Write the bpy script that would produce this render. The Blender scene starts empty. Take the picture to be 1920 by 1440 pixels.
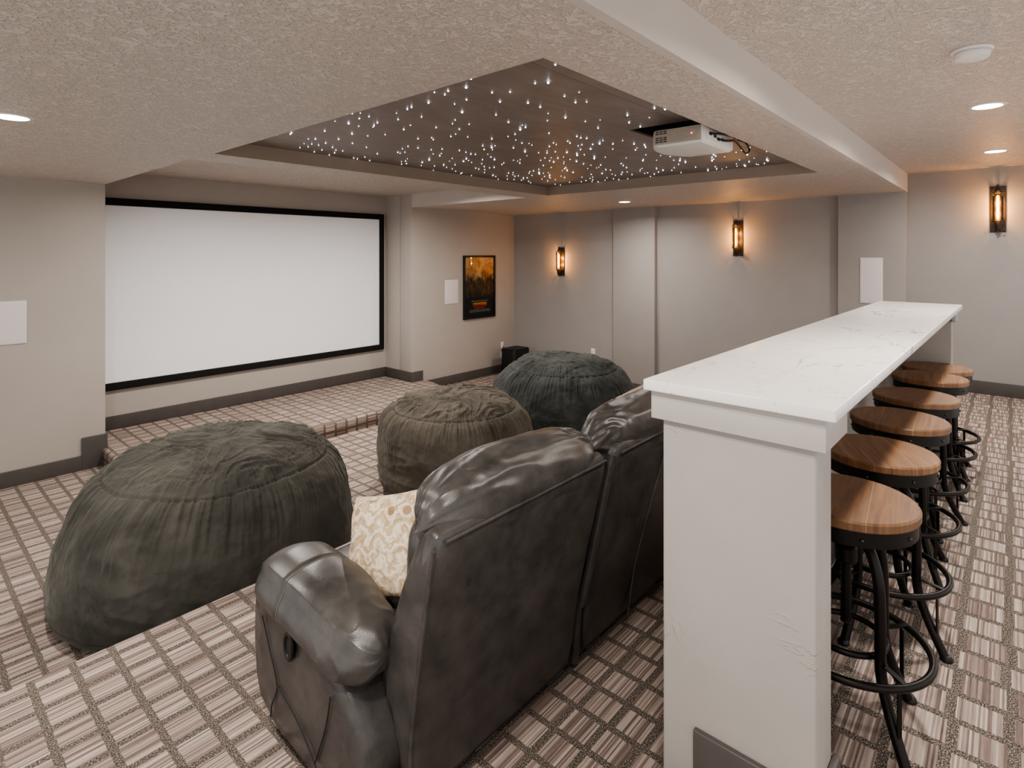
import bpy, bmesh, math, random
from mathutils import Vector, Matrix, noise
random.seed(7)
C = bpy.context.collection
PI = math.pi
sin, cos = math.sin, math.cos

# ------------------------------------------------------------------ helpers
def lin(c):
    return tuple(((v/255.0)/12.92 if v/255.0 <= 0.04045 else ((v/255.0+0.055)/1.055)**2.4) for v in c) + (1.0,)

def wloc(o):
    v = Vector((0, 0, 0))
    while o is not None:
        v += o.location
        o = o.parent
    return v

def tag(o, label=None, cat=None, group=None, kind=None):
    if label: o['label'] = label
    if cat: o['category'] = cat
    if group: o['group'] = group
    if kind: o['kind'] = kind
    return o

def thing(name, label, cat, loc=(0, 0, 0), group=None):
    o = bpy.data.objects.new(name, None)
    o.empty_display_size = 0.1
    C.objects.link(o)
    o.location = loc
    return tag(o, label, cat, group)

class MB:
    """collects shapes (in world coordinates) and links them as one mesh object"""
    def __init__(s):
        s.v, s.f = [], []
    def add(s, vs, fs):
        b = len(s.v)
        s.v += [tuple(p) for p in vs]
        s.f += [tuple(b+i for i in q) for q in fs]
        return s
    def box(s, x0, x1, y0, y1, z0, z1):
        vs = [(x, y, z) for z in (z0, z1) for y in (y0, y1) for x in (x0, x1)]
        return s.add(vs, [(0,2,3,1),(4,5,7,6),(0,1,5,4),(2,6,7,3),(0,4,6,2),(1,3,7,5)])
    def quad(s, a, b, c, d):
        return s.add([a, b, c, d], [(0,1,2,3)])
    def prism(s, poly, fn):
        """poly: list of 2D points, fn(p, k) -> 3D for k = 0, 1"""
        n = len(poly)
        vs = [fn(p, 0) for p in poly] + [fn(p, 1) for p in poly]
        fs = [tuple(range(n-1, -1, -1)), tuple(range(n, 2*n))]
        fs += [(i, (i+1) % n, n+(i+1) % n, n+i) for i in range(n)]
        return s.add(vs, fs)
    def tube(s, pts, r, seg=12, closed=False, cap=True):
        pts = [Vector(p) for p in pts]
        n = len(pts)
        rs = r if isinstance(r, (list, tuple)) else [r]*n
        vs, fs = [], []
        up = None
        for i, p in enumerate(pts):
            if closed:
                t = pts[(i+1) % n]-pts[i-1]
            else:
                t = pts[min(i+1, n-1)]-pts[max(i-1, 0)]
            t.normalize()
            if up is None:
                up = Vector((0, 0, 1)) if abs(t.z) < .9 else Vector((1, 0, 0))
            a = t.cross(up)
            if a.length < 1e-6:
                a = t.cross(Vector((0, 1, 0)))
            a.normalize()
            b = a.cross(t); up = b
            for k in range(seg):
                w = 2*PI*k/seg
                vs.append(p + (a*cos(w)+b*sin(w))*rs[i])
        m = n if closed else n-1
        for i in range(m):
            j = (i+1) % n
            for k in range(seg):
                l = (k+1) % seg
                fs.append((i*seg+k, i*seg+l, j*seg+l, j*seg+k))
        if cap and not closed:
            fs.append(tuple(range(seg-1, -1, -1)))
            fs.append(tuple((n-1)*seg+k for k in range(seg)))
        return s.add(vs, fs)
    def lathe(s, prof, c, seg=40, axis='z'):
        """prof: (r, h) from bottom to top"""
        vs, fs = [], []
        cx_, cy_, cz_ = c
        for r, h in prof:
            for k in range(seg):
                w = 2*PI*k/seg
                if axis == 'z': vs.append((cx_+r*cos(w), cy_+r*sin(w), cz_+h))
                elif axis == 'x': vs.append((cx_+h, cy_+r*cos(w), cz_+r*sin(w)))
                else: vs.append((cx_+r*sin(w), cy_+h, cz_+r*cos(w)))
        n = len(prof)
        for i in range(n-1):
            for k in range(seg):
                l = (k+1) % seg
                fs.append((i*seg+k, i*seg+l, (i+1)*seg+l, (i+1)*seg+k))
        fs.append(tuple(range(seg-1, -1, -1)))
        fs.append(tuple((n-1)*seg+k for k in range(seg)))
        return s.add(vs, fs)
    def rbox(s, c, h, n=4.0, res=10, fn=None):
        """rounded, puffy box: superquadric with exponent n"""
        idx, vs, fs = {}, [], []
        def vid(i, j, k):
            key = (i, j, k)
            if key not in idx:
                p = Vector((2*i/res-1, 2*j/res-1, 2*k/res-1))
                q = (abs(p.x)**n+abs(p.y)**n+abs(p.z)**n)**(1/n)
                p = p/q
                w = Vector((c[0]+p.x*h[0], c[1]+p.y*h[1], c[2]+p.z*h[2]))
                if fn: w = fn(w, p)
                idx[key] = len(vs); vs.append(w)
            return idx[key]
        for a in range(res):
            for b in range(res):
                for side in (0, res):
                    f1 = [(a,b,side),(a+1,b,side),(a+1,b+1,side),(a,b+1,side)]
                    f2 = [(a,side,b),(a,side,b+1),(a+1,side,b+1),(a+1,side,b)]
                    f3 = [(side,a,b),(side,a+1,b),(side,a+1,b+1),(side,a,b+1)]
                    for f in (f1, f2, f3):
                        if side == 0: f = f[::-1]
                        fs.append(tuple(vid(*q) for q in f))
        return s.add(vs, fs)
    def grid(s, fn, nu, nv, wrap=False, capa=False, capb=False):
        vs, fs = [], []
        for j in range(nv):
            for i in range(nu):
                vs.append(fn(i/(nu if wrap else nu-1), j/(nv-1)))
        for j in range(nv-1):
            for i in range(nu if wrap else nu-1):
                k = (i+1) % nu
                fs.append((j*nu+i, j*nu+k, (j+1)*nu+k, (j+1)*nu+i))
        if capa: fs.append(tuple(range(nu-1, -1, -1)))
        if capb: fs.append(tuple((nv-1)*nu+i for i in range(nu)))
        return s.add(vs, fs)
    def xform(s, M):
        s.v = [tuple(M @ Vector(p)) for p in s.v]
        return s
    def build(s, name, mat, parent=None, bevel=0, bseg=3, smooth=True, sub=0, angle=35, kind=None, label=None):
        me = bpy.data.meshes.new(name)
        off = wloc(parent) if parent is not None else Vector((0, 0, 0))
        me.from_pydata([tuple(Vector(p)-off) for p in s.v], [], s.f)
        bm = bmesh.new(); bm.from_mesh(me)
        bmesh.ops.recalc_face_normals(bm, faces=bm.faces)
        if bevel:
            es = [e for e in bm.edges if len(e.link_faces) == 2 and e.calc_face_angle(0) > math.radians(30)]
            bmesh.ops.bevel(bm, geom=es, offset=bevel, segments=bseg, profile=0.5, affect='EDGES', clamp_overlap=True)
        bm.to_mesh(me); bm.free()
        if smooth:
            me.shade_smooth()
            try: me.set_sharp_from_angle(angle=math.radians(angle))
            except Exception: pass
        me.materials.append(mat)
        o = bpy.data.objects.new(name, me)
        C.objects.link(o)
        if parent is not None: o.parent = parent
        if sub:
            m = o.modifiers.new('smooth', 'SUBSURF'); m.levels = sub; m.render_levels = sub
        if kind: o['kind'] = kind
        if label: o['label'] = label
        return o

def copy_tree(o, parent=None):
    c = o.copy(); C.objects.link(c)
    if parent is not None: c.parent = parent
    for ch in [x for x in o.children]:
        copy_tree(ch, c)
    return c

def fbm(p, oct=3):
    a, v = 1.0, 0.0
    for i in range(oct):
        v += a*noise.noise(p); p = p*2.03+Vector((3.1, 7.7, 1.3)); a *= .5
    return v

def ss(a, b, x):
    t = max(0, min(1, (x-a)/(b-a))); return t*t*(3-2*t)

# ------------------------------------------------------------------ materials
class NT:
    def __init__(s, name):
        s.m = bpy.data.materials.new(name); s.m.use_nodes = True
        s.n = s.m.node_tree.nodes; s.l = s.m.node_tree.links
        s.n.clear()
        s.out = s.n.new('ShaderNodeOutputMaterial')
    def node(s, t, **kw):
        x = s.n.new(t)
        for k, v in kw.items():
            if k.startswith('i_'):
                x.inputs[k[2:].replace('_', ' ')].default_value = v
            else: setattr(x, k, v)
        return x
    def setin(s, sock, v):
        if hasattr(v, 'is_output'): s.l.new(v, sock)
        else: sock.default_value = v
    def math(s, op, a, b=0.0, c=0.0):
        x = s.n.new('ShaderNodeMath'); x.operation = op
        s.setin(x.inputs[0], a); s.setin(x.inputs[1], b); s.setin(x.inputs[2], c)
        return x.outputs[0]
    def mix(s, f, a, b, bt='MIX'):
        x = s.n.new('ShaderNodeMix'); x.data_type = 'RGBA'; x.blend_type = bt
        s.setin(x.inputs[0], f); s.setin(x.inputs[6], a); s.setin(x.inputs[7], b)
        return x.outputs[2]
    def ramp(s, f, stops, interp='LINEAR'):
        x = s.n.new('ShaderNodeValToRGB'); x.color_ramp.interpolation = interp
        e = x.color_ramp.elements
        while len(e) < len(stops): e.new(0.5)
        for i, (p, c) in enumerate(stops):
            e[i].position = p; e[i].color = c if len(c) == 4 else lin(c)
        s.setin(x.inputs[0], f)
        return x.outputs[0]
    def noise(s, vec, scale, detail=3, rough=.55, dist=0.0):
        x = s.n.new('ShaderNodeTexNoise')
        x.inputs['Scale'].default_value = scale; x.inputs['Detail'].default_value = detail
        x.inputs['Roughness'].default_value = rough; x.inputs['Distortion'].default_value = dist
        if vec is not None: s.l.new(vec, x.inputs['Vector'])
        return x.outputs['Fac']
    def coord(s, which='Object'):
        return s.n.new('ShaderNodeTexCoord').outputs[which]
    def mapping(s, vec, scale=(1,1,1), loc=(0,0,0), rot=(0,0,0)):
        x = s.n.new('ShaderNodeMapping')
        x.inputs['Scale'].default_value = scale; x.inputs['Location'].default_value = loc
        x.inputs['Rotation'].default_value = rot
        s.l.new(vec, x.inputs['Vector']); return x.outputs[0]
    def sep(s, vec):
        x = s.n.new('ShaderNodeSeparateXYZ'); s.l.new(vec, x.inputs[0]); return x.outputs
    def comb(s, x_, y_, z_=0.0):
        x = s.n.new('ShaderNodeCombineXYZ')
        s.setin(x.inputs[0], x_); s.setin(x.inputs[1], y_); s.setin(x.inputs[2], z_); return x.outputs[0]
    def bump(s, h, strength=.3, dist=.01):
        x = s.n.new('ShaderNodeBump'); x.inputs['Strength'].default_value = strength
        x.inputs['Distance'].default_value = dist; s.l.new(h, x.inputs['Height']); return x.outputs[0]
    def principled(s, col, rough=.5, metal=0.0, bump=None, spec=None, sheen=0.0, coat=0.0, emit=None, estr=0.0, sheencol=None):
        x = s.n.new('ShaderNodeBsdfPrincipled')
        s.setin(x.inputs['Base Color'], col); s.setin(x.inputs['Roughness'], rough)
        x.inputs['Metallic'].default_value = metal
        if spec is not None: x.inputs['Specular IOR Level'].default_value = spec
        if sheen:
            x.inputs['Sheen Weight'].default_value = sheen
            x.inputs['Sheen Roughness'].default_value = .4
            if sheencol: x.inputs['Sheen Tint'].default_value = sheencol
        if coat: x.inputs['Coat Weight'].default_value = coat
        if emit is not None:
            s.setin(x.inputs['Emission Color'], emit); x.inputs['Emission Strength'].default_value = estr
        if bump is not None: s.l.new(bump, x.inputs['Normal'])
        s.l.new(x.outputs[0], s.out.inputs[0])
        return x

def simple(name, c, rough=.5, metal=0.0, var=.06, scale=8, bump=0.0, bscale=200, spec=None, coat=0.0):
    t = NT(name); v = t.coord()
    n = t.noise(v, scale, 4)
    a = tuple(max(0, x-255*var*.5) for x in c); b = tuple(min(255, x+255*var*.5) for x in c)
    col = t.ramp(n, [(.3, lin(a)), (.7, lin(b))])
    bp = None
    if bump: bp = t.bump(t.noise(v, bscale, 3), bump, .002)
    t.principled(col, rough, metal, bp, spec=spec, coat=coat)
    return t.m

def emission(name, col, strength):
    t = NT(name)
    e = t.n.new('ShaderNodeEmission'); e.inputs[0].default_value = lin(col); e.inputs[1].default_value = strength
    t.l.new(e.outputs[0], t.out.inputs[0]); return t.m

def wall_mat(name, c):
    t = NT(name); v = t.coord()
    n = t.noise(v, 1.3, 3)
    col = t.ramp(n, [(.3, lin(tuple(x-3 for x in c))), (.7, lin(tuple(x+3 for x in c)))])
    b1 = t.noise(v, 9, 4, .6, .6)
    b2 = t.noise(v, 160, 2)
    h = t.math('ADD', t.math('MULTIPLY', b1, 1.0), t.math('MULTIPLY', b2, .06))
    t.principled(col, .55, 0, t.bump(h, .10, .02), spec=.35)
    return t.m

def ceil_mat(name, c):
    t = NT(name); v = t.coord()
    n1 = t.noise(v, 33, 3, .6, 1.2)
    blot = t.ramp(n1, [(.46, (0,0,0,1)), (.54, (1,1,1,1))])
    n2 = t.noise(v, 150, 2)
    h = t.math('ADD', t.math('MULTIPLY', blot, 1.0), t.math('MULTIPLY', n2, .3))
    col = t.mix(t.ramp(n1, [(.40, (1,1,1,1)), (.50, (0,0,0,1))]), lin(c), lin(tuple(x-16 for x in c)))
    t.principled(col, .45, 0, t.bump(h, .75, .013), spec=.5)
    return t.m

def plaster_mat(name, c):
    t = NT(name); v = t.coord()
    w = t.noise(t.mapping(v, (1, 1, 1.6)), 3.2, 4, .6, 1.5)
    edge = t.ramp(w, [(.56, (0,0,0,1)), (.585, (1,1,1,1)), (.62, (0,0,0,1))])
    msk = t.ramp(t.noise(v, 2.3, 2), [(.58, (0,0,0,1)), (.68, (1,1,1,1))])
    h = t.math('ADD', t.math('MULTIPLY', t.math('MULTIPLY', edge, msk), .6), t.math('MULTIPLY', t.noise(v, 12, 3), .3))
    col = t.ramp(t.noise(v, 4, 3), [(.3, lin(tuple(x-3 for x in c))), (.7, lin(tuple(x+3 for x in c)))])
    t.principled(col, .5, 0, t.bump(h, .55, .008), spec=.4)
    return t.m

def carpet_mat():
    t = NT('carpet'); uv = t.coord('UV')
    s = t.sep(uv); u, v = s[0], s[1]
    PU, PV = .145, .147
    wob = t.math('MULTIPLY', t.math('SUBTRACT', t.noise(t.mapping(uv, (40, 40, 1)), 1.0, 2), .5), .010)
    uu = t.math('ADD', u, wob)
    cu = t.math('FLOOR', t.math('DIVIDE', uu, PU))
    fu = t.math('FRACT', t.math('DIVIDE', uu, PU))
    wn = t.node('ShaderNodeTexWhiteNoise', noise_dimensions='1D'); t.l.new(cu, wn.inputs['W'])
    jit = t.math('MULTIPLY', wn.outputs['Value'], .022)
    vv = t.math('ADD', t.math('ADD', v, jit), t.math('MULTIPLY', wob, .5))
    cv = t.math('FLOOR', t.math('DIVIDE', vv, PV))
    fv = t.math('FRACT', t.math('DIVIDE', vv, PV))
    # yarn rows along X
    row = t.math('FLOOR', t.math('DIVIDE', v, .0058))
    wr = t.node('ShaderNodeTexWhiteNoise', noise_dimensions='3D')
    t.l.new(t.comb(row, t.math('ADD', cu, t.math('MULTIPLY', cv, 17.0)), 0.0), wr.inputs['Vector'])
    slow = t.noise(t.mapping(uv, (9, 130, 1)), 1.0, 2)
    val = t.math('ADD', t.math('MULTIPLY', wr.outputs['Value'], .62), t.math('MULTIPLY', slow, .34))
    yarn = t.ramp(val, [(.10, lin((104, 88, 83))), (.34, lin((146, 129, 122))), (.60, lin((184, 168, 158))), (.88, lin((222, 208, 197)))])
    loops = t.noise(t.mapping(uv, (260, 420, 1)), 1.0, 2)
    yarn = t.mix(t.math('MULTIPLY', t.math('SUBTRACT', .62, loops), 1.1), yarn, lin((100, 86, 80)))
    # speckled dark bands
    spk = t.noise(t.mapping(uv, (170, 230, 1)), 1.0, 2, .7)
    dark = t.ramp(spk, [(.36, lin((54, 49, 45))), (.50, lin((88, 81, 76))), (.64, lin((180, 168, 154)))])
    bu = t.math('LESS_THAN', fu, .20)
    bv = t.math('LESS_THAN', fv, .20)
    band = t.math('MAXIMUM', bu, bv)
    band = t.math('MULTIPLY', band, t.math('GREATER_THAN', t.math('ADD', spk, .24), .60))
    col = t.mix(t.math('MULTIPLY', t.math('MAXIMUM', bu, bv), .93), yarn, dark)
    h = t.math('ADD', t.math('MULTIPLY', loops, .6), t.math('MULTIPLY', spk, .5))
    t.principled(col, .95, 0, t.bump(h, .55, .006), spec=.1)
    return t.m

def leather_mat(name='leather', c1=(50, 48, 46), c2=(86, 82, 79)):
    t = NT(name); v = t.coord()
    n = t.noise(v, 7, 6, .65)
    col = t.ramp(n, [(.3, lin(c1)), (.72, lin(c2))])
    vor = t.node('ShaderNodeTexVoronoi'); vor.inputs['Scale'].default_value = 330; t.l.new(v, vor.inputs['Vector'])
    h = t.math('ADD', t.math('MULTIPLY', vor.outputs['Distance'], .5), t.math('MULTIPLY', t.noise(v, 26, 4, .6, .5), 1.0))
    r = t.math('ADD', .26, t.math('MULTIPLY', n, .16))
    t.principled(col, r, 0, t.bump(h, .12, .005), spec=.6)
    return t.m

def suede_mat(name, c1, c2, sheen=.25):
    t = NT(name); v = t.coord()
    n = t.noise(v, 3.2, 5, .62, .6)
    col = t.ramp(n, [(.32, lin(c1)), (.70, lin(c2))])
    h = t.math('ADD', t.math('MULTIPLY', t.noise(v, 22, 4, .62, 1.2), 1.0), t.math('MULTIPLY', t.noise(v, 300, 2), .12))
    t.principled(col, .9, 0, t.bump(h, .30, .012), spec=.12, sheen=sheen, sheencol=lin((200, 200, 190)))
    return t.m

def wood_mat():
    t = NT('rustic_wood'); v = t.coord()
    info = t.node('ShaderNodeObjectInfo')
    off = t.math('MULTIPLY', info.outputs['Random'], 37.0)
    s = t.sep(v)
    x, y = s[0], s[1]
    pl = t.math('FLOOR', t.math('DIVIDE', t.math('ADD', y, .21), .14))
    vec = t.comb(t.math('ADD', x, t.math('MULTIPLY', pl, 3.7)), t.math('ADD', y, off), s[2])
    g = t.noise(t.mapping(vec, (3.2, 46, 3)), 1.0, 5, .62, .7)
    g2 = t.noise(t.mapping(vec, (5, 150, 5)), 1.0, 3)
    base = t.ramp(g, [(.25, lin((80, 50, 28))), (.5, lin((136, 92, 54))), (.75, lin((172, 126, 80)))])
    base = t.mix(t.math('MULTIPLY', g2, .6), base, lin((84, 66, 52)))
    wn = t.node('ShaderNodeTexWhiteNoise', noise_dimensions='1D'); t.l.new(t.math('ADD', pl, off), wn.inputs['W'])
    base = t.mix(t.math('MULTIPLY', wn.outputs['Value'], .35), base, lin((112, 92, 76)))
    k = t.node('ShaderNodeTexVoronoi'); k.inputs['Scale'].default_value = 8.0
    t.l.new(t.mapping(vec, (1, 1.3, 1)), k.inputs['Vector'])
    kn = t.ramp(k.outputs['Distance'], [(.05, (1,1,1,1)), (.13, (0,0,0,1))])
    base = t.mix(t.math('MULTIPLY', kn, .7), base, lin((96, 52, 28)))
    fr = t.math('FRACT', t.math('DIVIDE', t.math('ADD', y, .21), .14))
    ln = t.math('LESS_THAN', fr, .018)
    base = t.mix(t.math('MULTIPLY', ln, .35), base, lin((188, 166, 140)))
    t.principled(base, .42, 0, t.bump(t.math('ADD', g2, g), .15, .003), spec=.45)
    return t.m

def quartz_mat():
    t = NT('white_quartz'); v = t.coord()
    w = t.noise(t.mapping(v, (1.1, 2.3, 1), rot=(0, 0, .5)), 1.1, 5, .55, 1.3)
    d = t.math('ABSOLUTE', t.math('SUBTRACT', w, .5))
    vein = t.ramp(d, [(.0, (1,1,1,1)), (.012, (0,0,0,1))])
    m = t.ramp(t.noise(v, 1.6, 2), [(.42, (0,0,0,1)), (.62, (1,1,1,1))])
    w2 = t.noise(t.mapping(v, (2.2, 1.5, 1), rot=(0, 0, -.6)), 1.7, 5, .55, 1.6)
    d2 = t.math('ABSOLUTE', t.math('SUBTRACT', w2, .5))
    vein2 = t.ramp(d2, [(.0, (.5,.5,.5,1)), (.008, (0,0,0,1))])
    f = t.math('ADD', t.math('MULTIPLY', vein, t.math('MULTIPLY', m, .9)), t.math('MULTIPLY', vein2, .6))
    col = t.mix(f, lin((238, 233, 228)), lin((138, 128, 118)))
    t.principled(col, .22, 0, None, spec=.45)
    return t.m

def star_panel_mat():
    t = NT('star_panel_paint'); v = t.coord()
    n = t.noise(t.mapping(v, (1.2, 3.5, 1)), 1.6, 5, .6, 1.0)
    col = t.ramp(n, [(.3, lin((118, 107, 101))), (.7, lin((146, 134, 127)))])
    r = t.math('ADD', .36, t.math('MULTIPLY', n, .25))
    t.principled(col, r, 0, t.bump(t.noise(t.mapping(v, (3, 14, 1)), 2, 4), .05, .01), spec=.5)
    return t.m

def glass_mat(name, tint, gloss=.12):
    t = NT(name)
    tr = t.n.new('ShaderNodeBsdfTransparent'); tr.inputs[0].default_value = lin(tint)
    gl = t.n.new('ShaderNodeBsdfGlossy'); gl.inputs['Roughness'].default_value = .03
    fr = t.n.new('ShaderNodeFresnel'); fr.inputs[0].default_value = 1.45
    mx = t.n.new('ShaderNodeMixShader')
    t.l.new(fr.outputs[0], mx.inputs[0]); t.l.new(tr.outputs[0], mx.inputs[1]); t.l.new(gl.outputs[0], mx.inputs[2])
    t.l.new(mx.outputs[0], t.out.inputs[0]); return t.m

def bulb_mat():
    t = NT('glowing_bulb_glass')
    tr = t.n.new('ShaderNodeBsdfTransparent'); tr.inputs[0].default_value = lin((255, 236, 200))
    em = t.n.new('ShaderNodeEmission'); em.inputs[0].default_value = lin((255, 196, 116)); em.inputs[1].default_value = 7.0
    mx = t.n.new('ShaderNodeMixShader'); mx.inputs[0].default_value = .45
    t.l.new(tr.outputs[0], mx.inputs[1]); t.l.new(em.outputs[0], mx.inputs[2])
    t.l.new(mx.outputs[0], t.out.inputs[0]); return t.m

def pillow_mat():
    t = NT('cut_velvet_fabric'); v = t.coord('UV')
    wob = t.noise(t.mapping(v, (9, 9, 1)), 1.0, 2)
    s = t.sep(v)
    z = t.math('ADD', t.math('MULTIPLY', s[1], 6.5), t.math('MULTIPLY', t.math('PINGPONG', t.math('MULTIPLY', s[0], 7.5), 1.0), .9))
    z = t.math('ADD', z, t.math('MULTIPLY', wob, 2.2))
    w = t.math('FRACT', z)
    blobs = t.noise(t.mapping(v, (12, 15, 1)), 1.0, 2, .5, .8)
    a = t.math('ADD', t.math('MULTIPLY', w, .55), t.math('MULTIPLY', blobs, .6))
    col = t.ramp(a, [(.34, lin((188, 162, 128))), (.46, lin((224, 204, 176))), (.60, lin((239, 226, 206))), (.75, lin((208, 184, 152)))], 'EASE')
    # brown motif near the top edge
    top = t.math('GREATER_THAN', s[1], .70)
    sp = t.node('ShaderNodeTexVoronoi'); sp.inputs['Scale'].default_value = 6.5; sp.inputs['Randomness'].default_value = .4
    t.l.new(v, sp.inputs['Vector'])
    blot = t.math('MULTIPLY', t.math('LESS_THAN', sp.outputs['Distance'], .30), t.math('MULTIPLY', top, t.math('LESS_THAN', s[1], .93)))
    col = t.mix(t.math('MULTIPLY', blot, .8), col, lin((158, 118, 78)))
    t.principled(col, .85, 0, t.bump(t.math('ADD', a, t.math('MULTIPLY', t.noise(v, 260, 2), .2)), .5, .006), spec=.2, sheen=.3)
    return t.m

def poster_mat():
    t = NT('poster_print'); v = t.coord('UV'); s = t.sep(v)
    u, w = s[0], s[1]
    cl = t.noise(t.mapping(v, (3, 5, 1)), 1.0, 6, .65, .9)
    sky = t.ramp(cl, [(.25, lin((128, 84, 48))), (.42, lin((214, 156, 96))), (.62, lin((250, 214, 156)))])
    tree = t.noise(t.mapping(v, (14, 9, 1)), 1.0, 5, .7)
    jungle = t.ramp(tree, [(.30, lin((30, 28, 22))), (.52, lin((92, 74, 50))), (.72, lin((190, 124, 66)))])
    m1 = t.math('SMOOTH_MIN', 1.0, t.math('MAXIMUM', 0.0, t.math('MULTIPLY', t.math('ADD', t.math('SUBTRACT', w, .62), t.math('MULTIPLY', t.math('SUBTRACT', tree, .5), .3)), 9.0)), .1)
    col = t.mix(m1, jungle, sky)
    m2 = t.math('MINIMUM', 1.0, t.math('MAXIMUM', 0.0, t.math('MULTIPLY', t.math('SUBTRACT', w, .30), 8.0)))
    col = t.mix(m2, lin((34, 32, 31)), col)
    # warm title block and rows of fine print, kept as plain shapes
    def band(a, b, lo, hi):
        x = t.math('MULTIPLY', t.math('GREATER_THAN', w, a), t.math('LESS_THAN', w, b))
        return t.math('MULTIPLY', x, t.math('MULTIPLY', t.math('GREATER_THAN', u, lo), t.math('LESS_THAN', u, hi)))
    tn = t.noise(t.mapping(v, (26, 4, 1)), 1.0, 2)
    title = t.math('MULTIPLY', band(.165, .235, .27, .76), t.math('GREATER_THAN', tn, .42))
    tcol = t.ramp(t.math('MULTIPLY', t.math('SUBTRACT', w, .165), 14.0), [(.1, lin((160, 30, 26))), (.5, lin((222, 84, 34))), (.95, lin((250, 190, 76)))])
    col = t.mix(title, col, tcol)
    col = t.mix(t.math('MULTIPLY', band(.143, .155, .33, .66), .8), col, lin((216, 130, 60)))
    fine = t.math('GREATER_THAN', t.noise(t.mapping(v, (60, 120, 1)), 1.0, 2), .5)
    col = t.mix(t.math('MULTIPLY', fine, t.math('MULTIPLY', band(.075, .125, .16, .86), .7)), col, lin((170, 166, 160)))
    col = t.mix(t.math('MULTIPLY', fine, t.math('MULTIPLY', band(.25, .275, .22, .8), .7)), col, lin((190, 186, 180)))
    t.principled(col, .4, 0, None, spec=.3)
    return t.m

M = dict(
    wall=wall_mat('greige_wall_paint', (178, 170, 163)),
    wall_far=wall_mat('cool_gray_wall_paint', (158, 153, 150)),
    tray=wall_mat('taupe_tray_paint', (152, 136, 122)),
    soffit_wall=wall_mat('pale_beam_paint', (196, 187, 180)),
    ceil=ceil_mat('knockdown_ceiling', (212, 200, 190)),
    post=plaster_mat('pale_wall_plaster', (168, 162, 157)),
    base=simple('gray_baseboard_paint', (84, 79, 77), .4, var=.02),
    base_light=simple('pale_trim_paint', (180, 174, 169), .4, var=.02),
    carpet=carpet_mat(), leather=leather_mat(),
    suede_a=suede_mat('olive_gray_suede', (58, 57, 53), (86, 84, 78)),
    suede_b=suede_mat('taupe_suede', (80, 75, 68), (110, 104, 95)),
    suede_c=suede_mat('charcoal_suede', (52, 54, 53), (80, 83, 81)),
    wood=wood_mat(), quartz=quartz_mat(), star_panel=star_panel_mat(),
    black_metal=simple('black_metal', (38, 35, 33), .38, .65, var=.03, bump=.05),
    sconce_metal=simple('aged_dark_metal', (74, 66, 60), .45, .8, var=.08, bump=.1, bscale=60),
    black=simple('black_plastic', (16, 16, 17), .45, var=.01),
    black_velvet=simple('black_screen_border', (10, 9, 9), .85, var=.01),
    screen=simple('white_screen_fabric', (246, 248, 252), .9, var=.006, scale=2),
    white=simple('white_plastic', (226, 222, 220), .4, var=.01),
    speaker=simple('white_speaker_grille', (222, 216, 215), .7, var=.01, bump=.2, bscale=900),
    proj_white=simple('projector_white_plastic', (228, 224, 219), .4, var=.01),
    proj_gray=simple('projector_gray_plastic', (172, 160, 146), .5, var=.02),
    dark_hole=simple('dark_recess_paint', (28, 25, 24), .8, var=.01),
    orange=simple('orange_rubber', (214, 92, 34), .5, var=.02),
    slot=simple('dark_slot', (40, 38, 36), .6, var=.01),
    stitch=simple('gray_thread', (112, 107, 102), .8, var=.02),
    rivet=simple('dull_rivet_metal', (80, 76, 72), .35, .9, var=.03),
    pillow=pillow_mat(),
    beige=suede_mat('beige_suede', (166, 146, 130), (192, 172, 156)),
    poster=poster_mat(),
    star=emission('star_glow', (222, 238, 255), 8.0),
    lens=emission('warm_white_lens', (255, 246, 232), 9.0),
    red_led=emission('red_indicator', (255, 90, 60), 5.0),
    filament=emission('amber_filament', (255, 190, 104), 34.0),
    bulb=bulb_mat(),
    amber_glass=glass_mat('amber_glass', (255, 232, 196)),
    clear_glass=glass_mat('clear_glass', (250, 250, 250)),
)

# ------------------------------------------------------------------ dimensions
ZL, ZT, ZS = -.65, -.325, -.475          # lower floor, sofa tier, stage
ZSOF, ZC, ZTRAY = 2.23, 2.44, 2.333
XF, YF, YN = 7.95, 6.97, 7.646          # far wall, front wall plane, niche back
NX0, NX1 = 1.588, 5.545                 # screen niche
TX0, TX1, TY0, TY1 = 1.615, 5.49, 1.275, 4.26
TIER_Y = 3.18
XB = -1.6                                # where the modelled room ends behind the camera

# ------------------------------------------------------------------ room shell
def carpet_block(name, poly, z0, z1, bevel=0.0):
    me = bpy.data.meshes.new(name)
    bm = bmesh.new()
    bot = [bm.verts.new((x, y, z0)) for x, y in poly]
    top = [bm.verts.new((x, y, z1)) for x, y in poly]
    n = len(poly)
    bm.faces.new(top); bm.faces.new(bot[::-1])
    for i in range(n):
        bm.faces.new((bot[i], bot[(i+1) % n], top[(i+1) % n], top[i]))
    bmesh.ops.recalc_face_normals(bm, faces=bm.faces)
    if bevel:
        es = [e for e in bm.edges if all(abs(v.co.z-z1) < 1e-6 for v in e.verts)]
        bmesh.ops.bevel(bm, geom=es, offset=bevel, segments=5, profile=.5, affect='EDGES')
    uvl = bm.loops.layers.uv.new('UVMap')
    for f in bm.faces:
        nx, ny, nz = f.normal
        f.smooth = bevel > 0 and abs(nz) < .99
        for l in f.loops:
            x, y, z = l.vert.co
            dz = z1-z
            k = 0 if nz > .7 else 1
            l[uvl].uv = (x+k*dz*(1 if nx > .5 else -1 if nx < -.5 else 0),
                         y+k*dz*(1 if ny > .5 else -1 if ny < -.5 else 0))
    bm.to_mesh(me); bm.free()
    me.materials.append(M['carpet'])
    o = bpy.data.objects.new(name, me); C.objects.link(o); o['kind'] = 'structure'
    return o

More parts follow.
